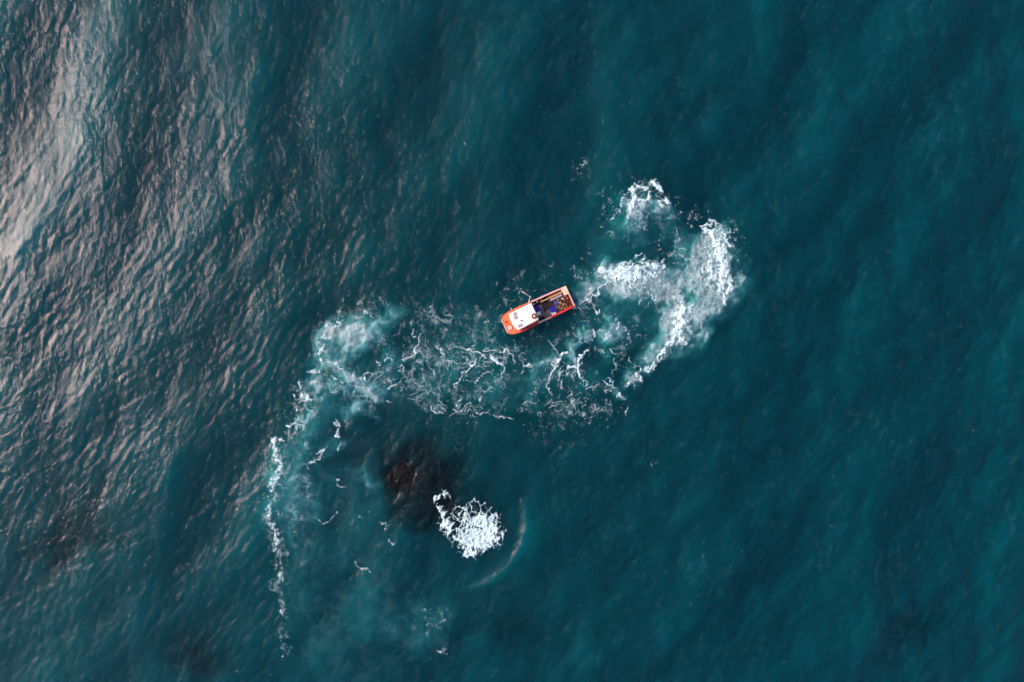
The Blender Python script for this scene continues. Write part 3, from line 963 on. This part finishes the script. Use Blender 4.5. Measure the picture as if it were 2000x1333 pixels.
def add_lathe(bm, prof, seg=24, cx=0.0, cy=0.0):
    """profile of (radius, z); first and last close on the axis when radius is 0"""
    rings = []
    for r, z in prof:
        if r < 1e-5: rings.append([bm.verts.new((cx, cy, z))])
        else: rings.append([bm.verts.new((cx + r * math.cos(2 * math.pi * k / seg), cy + r * math.sin(2 * math.pi * k / seg), z)) for k in range(seg)])
    for a, b in zip(rings[:-1], rings[1:]):
        for k in range(seg):
            k2 = (k + 1) % seg
            if len(a) == 1 and len(b) > 1: bm.faces.new((a[0], b[k], b[k2]))
            elif len(b) == 1 and len(a) > 1: bm.faces.new((a[k], a[k2], b[0]))
            elif len(a) > 1: bm.faces.new((a[k], a[k2], b[k2], b[k]))
    return bm


def thing(name, u, v, z, rot, label, cat, group=None):
    e = bpy.data.objects.new(name, None)
    e.matrix_world = BM @ Matrix.Translation((u, v, z)) @ Matrix.Rotation(rot, 4, 'Z')
    col.objects.link(e)
    return tag(e, label, cat, group)


def at_boat(o, u, v, z, rot=0.0):
    o.matrix_world = BM @ Matrix.Translation((u, v, z)) @ Matrix.Rotation(rot, 4, 'Z')
    return o


# ---- hull
ST = [(0.0, 1.51), (0.8, 1.56), (2.0, 1.59), (3.5, 1.61), (5.0, 1.61), (6.4, 1.63), (7.5, 1.66), (8.3, 1.665),
      (8.8, 1.60), (9.15, 1.53), (9.45, 1.41), (9.7, 1.26), (9.88, 1.12), (9.98, 1.0)]


def half_w(u):
    for (a, wa), (b, wb) in zip(ST[:-1], ST[1:]):
        if u <= b: return wa + (wb - wa) * (u - a) / (b - a)
    return ST[-1][1]


def sheer(u):
    return 0.88 + 0.38 * max(0.0, (u - 3.0) / 7.0) ** 1.6


DECK = 0.34                                     # cockpit sole
bm = bmesh.new()
rings = []
for u, w in ST:
    s = sheer(u)
    rake = max(0.0, (u - 7.0) / 3.0) ** 1.5 * 0.75
    row = []
    prof = [(w, s), (w + 0.005, s - 0.18), (w * 0.965, 0.30), (w * 0.90, -0.12), (w * 0.55, -0.38), (0.0, -0.50)]
    for sgn in (1, -1):
        pp = prof if sgn == 1 else prof[-2::-1]
        for (y, z) in pp:
            row.append(bm.verts.new((u - rake * (s - z) / 1.7 * 1.2, sgn * y, z)))
    rings.append(row)
for a, b in zip(rings[:-1], rings[1:]):
    for k in range(len(a) - 1):
        bm.faces.new((a[k], a[k + 1], b[k + 1], b[k]))
bm.faces.new(rings[0]); bm.faces.new(rings[-1][::-1])
hull = from_bm("hull", bm, M["red"], boat)

# rubbing strake along each side
for sgn in (1, -1):
    bm = bmesh.new()
    us = [x[0] for x in ST]
    add_tube(bm, [(u, sgn * (half_w(u) + 0.012), sheer(u) - 0.20) for u in us], 0.035, 6)
    from_bm("rubbing_strake", bm, M["red"], hull)

# foredeck and side decks
us = [5.30, 6.0, 7.0, 7.8, 8.3, 8.8, 9.15, 9.45, 9.7, 9.88, 9.97]
poly = [(u, half_w(u) - 0.02) for u in us] + [(u, -half_w(u) + 0.02) for u in us[::-1]]
fd = bmesh.new()
vsu = []
for u in us:
    h = half_w(u) - 0.015; s = sheer(u)
    vsu.append([fd.verts.new((u, y * h, s + 0.035 * (1 - y * y))) for y in (-1, -0.6, -0.2, 0.2, 0.6, 1)])
for a, b in zip(vsu[:-1], vsu[1:]):
    for k in range(5): fd.faces.new((a[k], a[k + 1], b[k + 1], b[k]))
foredeck = from_bm("foredeck", fd, M["orange"], boat)


def rail(name, u0, u1, sgn, inner, mat, z=0.03, outer=0.015, parent=boat, n=8):
    """flat capping strip along the sheer"""
    bm = bmesh.new()
    rows = []
    for k in range(n + 1):
        u = u0 + (u1 - u0) * k / n
        w = half_w(u); s = sheer(u)
        rows.append([bm.verts.new((u, sgn * y, zz)) for (y, zz) in ((w + outer, s - 0.02), (w + outer, s + z), (w - inner, s + z), (w - inner, s - 0.05))])
    for a, b in zip(rows[:-1], rows[1:]):
        for k in range(4): bm.faces.new((a[k], a[(k + 1) % 4], b[(k + 1) % 4], b[k]))
    bm.faces.new(rows[0]); bm.faces.new(rows[-1][::-1])
    return from_bm(name, bm, mat, parent)


rail("gunwale", 0.75, 5.28, -1, 0.17, M["pale"])["label"] = "pale worn gunwale"
rail("gunwale", 0.02, 3.66, 1, 0.20, M["red"])["label"] = "red gunwale"
rail("gunwale", 3.68, 5.50, 1, 0.20, M["pale"], z=0.034)["label"] = "pale worn gunwale"
rail("shade_tinted_side_deck", 5.52, 8.35, 1, 0.36, M["red"], z=0.045)["label"] = "side deck beside the cabin, its shade painted in as red"  # orange deck lying in the cabin's shade; that shade is painted as red
rail("toe_rail", 5.30, 8.6, -1, 0.06, M["orange"], z=0.07)
# pale capping across the blunt bow
bm = bmesh.new()
add_prism(bm, [(9.86, -1.02), (10.0, -0.99), (10.03, -0.5), (10.04, 0.0), (10.03, 0.5), (10.0, 0.99), (9.86, 1.02), (9.90, 0.5), (9.91, 0.0), (9.90, -0.5)], 1.16, 1.33, 0.02)
from_bm("bow_cap", bm, M["pale"], boat)
# foredeck hatch, cleats, chain
h = box("deck_hatch", 9.08, 9.66, 0.20, 0.76, sheer(9.4) + 0.0, sheer(9.4) + 0.11, M["pale"], boat, 0.04)
h["label"] = "pale square hatch in the orange foredeck"
box("hatch_handle", 9.33, 9.42, 0.42, 0.56, sheer(9.4) + 0.11, sheer(9.4) + 0.135, M["metal"], h)
for (u, v) in ((9.30, 0.02), (9.60, -0.50)):
    bm = bmesh.new()
    add_lathe(bm, [(0, 1.22), (0.05, 1.22), (0.035, 1.26), (0.035, 1.36), (0.06, 1.40), (0, 1.41)], 10, u, v)
    add_tube(bm, [(u, v - 0.15, 1.34), (u, v + 0.15, 1.34)], 0.028, 6)
    from_bm("cleat", bm, M["rust"], boat)
bm = bmesh.new()
for k in range(9):
    t = k / 8
    u, v = 9.57 - 0.36 * t, -0.42 + 0.09 * math.sin(5 * t)
    add_tube(bm, [(u - 0.035, v - (0.03 if k % 2 else 0), 1.265), (u + 0.035, v + (0.03 if k % 2 else 0), 1.275)], 0.022, 5)
from_bm("anchor_chain", bm, M["rust"], boat)

# ---- cabin
ROOF = [(8.66, -1.27), (8.80, -0.95), (8.87, -0.4), (8.86, 0.3), (8.78, 0.7), (8.52, 1.26), (7.4, 1.24), (5.86, 1.17), (5.35, 1.06), (5.33, -1.33), (7.0, -1.33)]


def inset(poly, d):
    cx = sum(p[0] for p in poly) / len(poly); cy_ = sum(p[1] for p in poly) / len(poly)
    return [(cx + (x - cx) * (1 - d / 1.9), cy_ + (y - cy_) * (1 - d / 1.3)) for x, y in poly]


cabin = prism("cabin", inset(ROOF, 0.13), lambda x, y: 0.9, 2.28, M["wall"], boat)
W0 = inset(ROOF, 0.115)
for a, b in ((0, 1), (1, 2), (2, 3), (3, 4), (4, 5), (5, 6), (6, 7), (9, 10), (10, 0)):
    p, q = Vector(W0[a]), Vector(W0[b])
    l = (q - p).length
    if l < 0.3: continue
    n = 1 if l < 1.1 else 2
    for k in range(n):
        s0, s1 = (k + 0.1) / n, (k + 0.9) / n
        a0, a1 = p.lerp(q, s0), p.lerp(q, s1)
        c = Vector((7.1, 0.0))
        nrm = Vector((q.y - p.y, p.x - q.x)).normalized()
        if nrm.dot((a0 + a1) / 2 - c) < 0: nrm = -nrm
        t0, t1 = nrm * 0.004, nrm * 0.02
        prism("window_pane", [tuple(a0 + t0), tuple(a1 + t0), tuple(a1 + t1), tuple(a0 + t1)], 1.62, 2.12, M["glass"], cabin)
box("cabin_door", 5.405, 5.44, -0.35, 0.30, 0.95, 2.15, M["grey"], cabin)

camber = lambda x, y: 2.36 + 0.06 * (1 - (y / 1.3) ** 2)
bm = bmesh.new()
cx, cy_ = 7.0, 0.0
prev = None
low = [bm.verts.new((x, y, 2.282)) for x, y in ROOF]
bm.faces.new(low[::-1])
for f, dz in ((1.0, 0.0), (0.985, 0.05), (0.94, 0.06), (0.7, 0.06), (0.35, 0.06)):
    ring_ = [bm.verts.new((cx + (x - cx) * f, cy_ + (y - cy_) * f, camber(x, y * f) + dz - 0.06 - 0.01 * abs(cx + (x - cx) * f - 7) * 0.5)) for x, y in ROOF]
    src = prev or low
    for k in range(len(ROOF)):
        k2 = (k + 1) % len(ROOF)
        bm.faces.new((src[k], src[k2], ring_[k2], ring_[k]))
    prev = ring_
bm.faces.new(prev)
roof = from_bm("cabin_roof", bm, M["white"], boat)
roof["label"] = "white cabin roof"
for (u, v, a, b) in ((7.98, -0.93, 0.26, 0.22), (8.10, -0.44, 0.26, 0.22), (8.03, 0.80, 0.30, 0.19)):
    t = camber(u, v)
    hh = box("roof_hatch", u - a, u + a, v - b, v + b, t - 0.10, t + 0.05, M["grey"], roof, 0.02)
    box("hatch_glass", u - a + 0.07, u + a - 0.07, v - b + 0.06, v + b - 0.06, t + 0.05, t + 0.056, M["lilac"], hh, 0)
bm = bmesh.new()
add_lathe(bm, [(0.07, 2.36), (0.07, 2.55), (0.10, 2.56), (0.10, 2.62), (0, 2.64)], 12, 7.60, 0.27)
from_bm("vent_pipe", bm, M["black"], roof)
tube("grab_rail", [(5.9, -1.12, 2.38), (5.95, -1.12, 2.46), (7.2, -1.12, 2.47), (7.25, -1.12, 2.38)], 0.018, M["white"], roof)
tube("grab_rail", [(5.9, 0.98, 2.38), (5.95, 0.98, 2.46), (7.2, 1.02, 2.47), (7.25, 1.02, 2.38)], 0.018, M["white"], roof)
# small light on a bracket off the starboard bow
bm = bmesh.new()
add_tube(bm, [(8.11, -1.60, 1.12), (8.11, -1.76, 1.18)], 0.025, 6)
add_lathe(bm, [(0, 1.12), (0.07, 1.13), (0.08, 1.20), (0.06, 1.27), (0, 1.28)], 12, 8.11, -1.78)
from_bm("side_light", bm, M["white"], boat)
# hauling davit reaching out over the starboard side
davit = tube("davit", [(5.93, -1.36, 1.0), (5.85, -1.40, 2.0), (5.69, -1.46, 2.15), (5.12, -2.19, 2.35)], [0.06, 0.06, 0.055, 0.05], M["metal"], boat, 8)
davit["label"] = "thin pale hauling davit"
tube("boom", [(5.12, -2.19, 2.36), (5.5, -2.77, 2.30), (5.89, -3.35, 2.24)], [0.05, 0.042, 0.035], M["metal"], davit, 8)
tube("brace", [(5.45, -1.46, 0.9), (5.30, -1.95, 2.25)], 0.03, M["metal"], davit)
bm = bmesh.new(); add_lathe(bm, [(0, 2.25), (0.09, 2.27), (0.09, 2.42), (0, 2.44)], 12, 5.12, -2.19)
from_bm("pulley_block", bm, M["metal"], davit)

# ---- cockpit
sole = prism("cockpit_floor", [(0.06, -1.46), (5.42, -1.52), (5.42, 1.52), (0.06, 1.46)], DECK - 0.06, DECK, M["floor"], boat)
for sgn in (1, -1):
    bm = bmesh.new()
    rows = []
    for u in (0.06, 1.5, 3.0, 4.5, 5.42):
        w = half_w(u) - 0.12
        rows.append([bm.verts.new((u, sgn * w, DECK)), bm.verts.new((u, sgn * w, sheer(u) - 0.005)), bm.verts.new((u, sgn * (w + 0.05), sheer(u) - 0.005)), bm.verts.new((u, sgn * (w + 0.05), DECK))])
    for a, b in zip(rows[:-1], rows[1:]):
        for k in range(4): bm.faces.new((a[k], a[(k + 1) % 4], b[(k + 1) % 4], b[k]))
    from_bm("bulwark", bm, M["red"], boat)
tr_ = box("transom", 0.03, 0.14, -1.40, 1.40, DECK + 0.001, 0.90, M["red"], boat)
box("transom_cap", -0.06, 0.10, -0.38, 1.50, 0.905, 0.95, M["pale"], tr_)
# dark rubber mats on the sole
for (u0, u1, v0, v1) in ((3.02, 4.10, -0.78, 0.42), (2.40, 3.00, -0.48, 0.42), (4.12, 5.30, -1.40, -0.72), (4.40, 5.30, 0.95, 1.35)):
    box("deck_mat", u0, u1, v0, v1, DECK + 0.002, DECK + 0.03, M["mat"], sole, 0.008)
# floor boards show as lighter panels
for (u0, u1, v0, v1) in ((4.13, 4.62, -0.62, 0.90), (3.0, 4.10, 0.45, 0.90), (3.6, 4.10, 0.92, 1.25)):
    box("floor_panel", u0, u1, v0, v1, DECK + 0.002, DECK + 0.025, M["floor"], sole, 0.008)
# starboard lockers: timber trough in two bays
lk = box("locker", 0.80, 3.92, -1.42, -0.93, DECK + 0.002, DECK + 0.12, M["timber_dark"], boat)
lk["label"] = "open timber locker along the starboard side"
box("front_board", 0.78, 4.02, -1.06, -0.90, DECK + 0.12, 0.86, M["timber"], lk)
box("back_board", 0.78, 3.92, -1.435, -1.39, DECK + 0.12, 0.80, M["timber"], lk)
for u in (0.80, 2.68, 3.86):
    box("divider", u - 0.03, u + 0.03, -1.388, -1.062, DECK + 0.12, 0.83, M["timber"], lk)
box("bay_floor", 0.84, 2.64, -1.385, -1.065, DECK + 0.125, 0.62, M["timber_dark"], lk)
box("bay_floor", 2.72, 3.82, -1.385, -1.065, DECK + 0.125, 0.42, M["black"], lk)
bench = box("work_bench", 0.92, 2.72, -0.86, -0.50, 0.62, 0.70, M["lilac"], boat, 0.02)
bench["label"] = "lilac grey work bench"
for u in (1.05, 2.58):
    for v in (-0.80, -0.56):
        box("leg", u - 0.03, u + 0.03, v - 0.03, v + 0.03, DECK + 0.001, 0.62, M["metal"], bench, 0)
# beige platform in the starboard quarter, laid in boards
plat = box("stern_platform", -0.02, 0.72, -1.54, -0.42, 0.80, 0.93, M["beige"], boat, 0.01)
plat["label"] = "beige boarded platform in the stern corner"
for k in range(5):
    v = -1.56 + 0.232 * k
    box("board", -0.06, 0.74, v, v + 0.222, 0.932, 0.965, M["beige"], plat, 0.006)
tube("stern_post", [(0.0, -1.5, 0.95), (0.0, -1.5, 1.5)], 0.03, M["beige"], boat)

# ---- gear in the boat
# rope coil on the roof
bm = bmesh.new()
pts = []
for k in range(150):
    a = 2 * math.pi * k / 24
    t = k / 150
    r = 0.36 - 0.05 * ((k // 24) % 3) + 0.015 * math.sin(a * 2.7)
    pts.append((r * math.cos(a), r * math.sin(a), 0.03 + 0.045 * (k // 48)))
add_tube(bm, pts, 0.032, 6)
rc = from_bm("rope_coil", bm, M["rust"], None, True)
at_boat(rc, 5.72, 0.46, 2.405)
tag(rc, "round coil of brown rope on the rear edge of the white cabin roof", "rope")
bm = bmesh.new(); add_lathe(bm, [(0, 0.0), (0.17, 0.0), (0.19, 0.05), (0.14, 0.12), (0, 0.14)], 16)
fl = from_bm("float", bm, M["cream"], None, True)
at_boat(fl, 5.72, 0.46, 2.412)
tag(fl, "pale round float lying inside the rope coil on the cabin roof", "float")


def open_bin(name, u, v, z, a, b, h, rot, mat, inside, label, cat="bin"):
    t = thing(name, u, v, z, rot, label, cat)
    w = 0.035
    bm = bmesh.new()
    add_prism(bm, rect(-a, a, -b, b), 0.0, 0.03)
    for r_ in (rect(-a, -a + w, -b, b), rect(a - w, a, -b, b), rect(-a + w, a - w, -b, -b + w), rect(-a + w, a - w, b - w, b)):
        add_prism(bm, r_, 0.031, h)
    from_bm("shell", bm, mat, t)
    bm = bmesh.new()
    rw = 0.055
    for r_ in (rect(-a - 0.02, -a + rw, -b - 0.02, b + 0.02), rect(a - rw, a + 0.02, -b - 0.02, b + 0.02),
               rect(-a + rw, a - rw, -b - 0.02, -b + rw), rect(-a + rw, a - rw, b - rw, b + 0.02)):
        add_prism(bm, r_, h + 0.001, h + 0.035)
    from_bm("rim", bm, mat, t)
    if inside:
        box("contents", -a + w + 0.004, a - w - 0.004, -b + w + 0.004, b - w - 0.004, 0.035, h * 0.75, inside, t, 0.03)
    return t


open_bin("fish_bin", 4.93, -0.32, DECK + 0.001, 0.34, 0.36, 0.42, R(2), M["blue"], M["blue"], "deep blue fish bin on deck right behind the cabin")
t = thing("ice_box", 5.02, 0.36, DECK + 0.027, R(-2), "pale lilac white ice box beside the deep blue bin", "box")
box("body", -0.33, 0.33, -0.23, 0.23, 0, 0.36, M["white"], t, 0.0)
box("lid", -0.345, 0.345, -0.245, 0.245, 0.361, 0.43, M["white"], t, 0.02)
box("handle", -0.12, 0.12, 0.246, 0.27, 0.25, 0.29, M["grey"], t, 0.0)
# blue drum with a white tub against it
t = thing("plastic_drum", 2.95, 0.66, DECK + 0.026, 0, "bright blue round drum near the port gunwale", "drum")
bm = bmesh.new(); add_lathe(bm, [(0, 0), (0.36, 0), (0.39, 0.05), (0.39, 0.28), (0.41, 0.31), (0.39, 0.34), (0.39, 0.60), (0.36, 0.62)], 26)
from_bm("barrel", bm, M["blue"], t)
bm = bmesh.new(); add_lathe(bm, [(0.36, 0.621), (0.41, 0.622), (0.41, 0.68), (0.36, 0.69), (0.33, 0.655), (0, 0.65)], 26)
from_bm("lid", bm, M["blue"], t)
bm = bmesh.new(); add_tube(bm, [(-0.14, 0, 0.655), (-0.13, 0, 0.71), (0.13, 0, 0.71), (0.14, 0, 0.655)], 0.02, 6)
from_bm("handle", bm, M["blue"], t)
open_bin("white_tub", 3.02, 1.16, DECK + 0.002, 0.27, 0.17, 0.52, R(3), M["white"], M["white"], "small white tub between the blue drum and the port gunwale", "tub")
# folded tarpaulin
n = 9
bm = bmesh.new()
grid = [[bm.verts.new((-0.38 + 0.76 * i / n, -0.36 + 0.72 * j / n, 0.16 + 0.02 * math.sin(i * 2.1 + j) + 0.018 * math.cos(j * 1.7 - i * 0.6)
                       - (0.10 if i in (0, n) or j in (0, n) else 0))) for j in range(n + 1)] for i in range(n + 1)]
for i in range(n):
    for j in range(n): bm.faces.new((grid[i][j], grid[i + 1][j], grid[i + 1][j + 1], grid[i][j + 1]))
ext = bmesh.ops.extrude_edge_only(bm, edges=[e for e in bm.edges if e.is_boundary])
for vv in [g_ for g_ in ext["geom"] if isinstance(g_, bmesh.types.BMVert)]: vv.co.z = 0.0
tp = from_bm("folded_tarpaulin", bm, M["slate"], None, True)
at_boat(tp, 1.98, 0.02, DECK + 0.002, R(2))
tag(tp, "slate blue folded tarpaulin square in the middle of the cockpit", "tarpaulin")
# black crates under the davit with two pale bottles
for (u, v, a, b, h, lab) in ((4.95, -1.12, 0.26, 0.24, 0.34, "black crate tucked against the cabin's rear starboard corner"),
                             (4.30, -1.18, 0.30, 0.20, 0.28, "black crate between the open timber locker and the cabin")):
    open_bin("black_crate", u, v, DECK + 0.031, a, b, h, R(3), M["black"], M["mat"], lab, "crate")
for (u, v, zz, lab) in ((5.02, -1.10, 0.30, "pale bottle in the black crate at the cabin's corner"), (4.42, -1.20, 0.26, "pale bottle in the black crate beside the open timber locker")):
    bm = bmesh.new(); add_lathe(bm, [(0, 0), (0.085, 0), (0.09, 0.02), (0.09, 0.20), (0.04, 0.26), (0.04, 0.31), (0, 0.312)], 14)
    bt = from_bm("bottle", bm, M["cream"], None, True)
    at_boat(bt, u, v, DECK + 0.03 + zz)
    tag(bt, lab, "bottle")

# heap of net with lines thrown over it, in the port quarter
def heap(u, v):
    d = math.hypot((u - 0.95) / 0.95, (v - 0.5) / 0.95)
    return max(0.0, 1 - d ** 2.2) * 0.30 + 0.05


nu, nv = 34, 34
bm = bmesh.new()
g6 = np.random.default_rng(8)
hn = fbm((nu + 1, nv + 1), 2, 9, 0.8, 90)
G = [[bm.verts.new((0.16 + 1.72 * i / nu, -0.34 + 1.70 * j / nv, DECK + 0.004 + heap(0.16 + 1.72 * i / nu, -0.34 + 1.70 * j / nv) * (1 + 0.30 * hn[i, j])))
      for j in range(nv + 1)] for i in range(nu + 1)]
for i in range(nu):
    for j in range(nv): bm.faces.new((G[i][j], G[i + 1][j], G[i + 1][j + 1], G[i][j + 1]))
net_t = thing("net_heap", 0.95, 0.5, DECK + 0.002, 0, "heap of brown net and lines piled in the port stern corner", "net")
nb = from_bm("netting", bm, M["net"], net_t)
nb.matrix_parent_inverse = Matrix.Translation((-0.95, -0.5, -DECK - 0.002))
for k, mt in enumerate(("rope", "rust", "rope", "timber", "rope", "rust", "beige", "rust")):
    p = Vector((g6.uniform(0.3, 1.7), g6.uniform(-0.2, 1.2), 0)); an = g6.uniform(0, 6.28)
    pts = []
    for s in range(16):
        an += g6.normal() * 0.55
        p = p + Vector((math.cos(an), math.sin(an), 0)) * 0.11
        p.x = min(1.75, max(0.25, p.x)); p.y = min(1.28, max(-0.28, p.y))
        pts.append((p.x, p.y, DECK + heap(p.x, p.y) * 1.25 + 0.07))
    ln = tube("line", pts, 0.024, M[mt], net_t, 5)
    ln.matrix_parent_inverse = nb.matrix_parent_inverse
# hoops of two pots in the heap
for (u, v, r, tilt) in ((0.62, 0.85, 0.36, 0.35), (1.35, 0.9, 0.30, -0.3)):
    bm = bmesh.new()
    add_tube(bm, [(u + r * math.cos(a), v + r * math.sin(a), DECK + heap(u, v) + 0.22 + tilt * r * math.cos(a)) for a in [2 * math.pi * k / 20 for k in range(21)]], 0.02, 5)
    hp = from_bm("hoop", bm, M["rope"], net_t, True)
    hp.matrix_parent_inverse = nb.matrix_parent_inverse
FL = [(1.72, -0.22, "yellow", 0.10, "yellow float at the corner of the work bench"),
      (1.40, -0.30, "rust", 0.09, "rust brown float at the edge of the net heap by the bench"),
      (1.10, -0.18, "cream", 0.11, "cream float on the net heap, nearest the beige platform"),
      (0.98, 0.02, "cream", 0.10, "cream float on the middle of the net heap"),
      (0.55, -0.22, "float", 0.12, "orange float beside the beige platform by the transom"),
      (0.36, 0.10, "float", 0.11, "orange float against the red transom"),
      (1.50, 0.22, "float", 0.09, "small orange float beside the slate blue tarpaulin"),
      (1.22, 0.62, "yellow", 0.08, "small yellow float deep in the net heap"),
      (1.78, 1.10, "yellow", 0.09, "yellow float at the port gunwale end of the net heap")]
for (u, v, mt, r, lab) in FL:
    bm = bmesh.new()
    add_lathe(bm, [(0, -r), (r * 0.6, -r * 0.8), (r * 0.95, -r * 0.3), (r, 0), (r * 0.95, r * 0.3), (r * 0.6, r * 0.8), (r * 0.25, r), (r * 0.25, r * 1.2), (0, r * 1.2)], 12)
    f = from_bm("net_float", bm, M[mt], None, True)
    at_boat(f, u, v, DECK + heap(u, v) * 1.2 + r + 0.02)
    tag(f, lab, "float", "floats scattered in the stern")
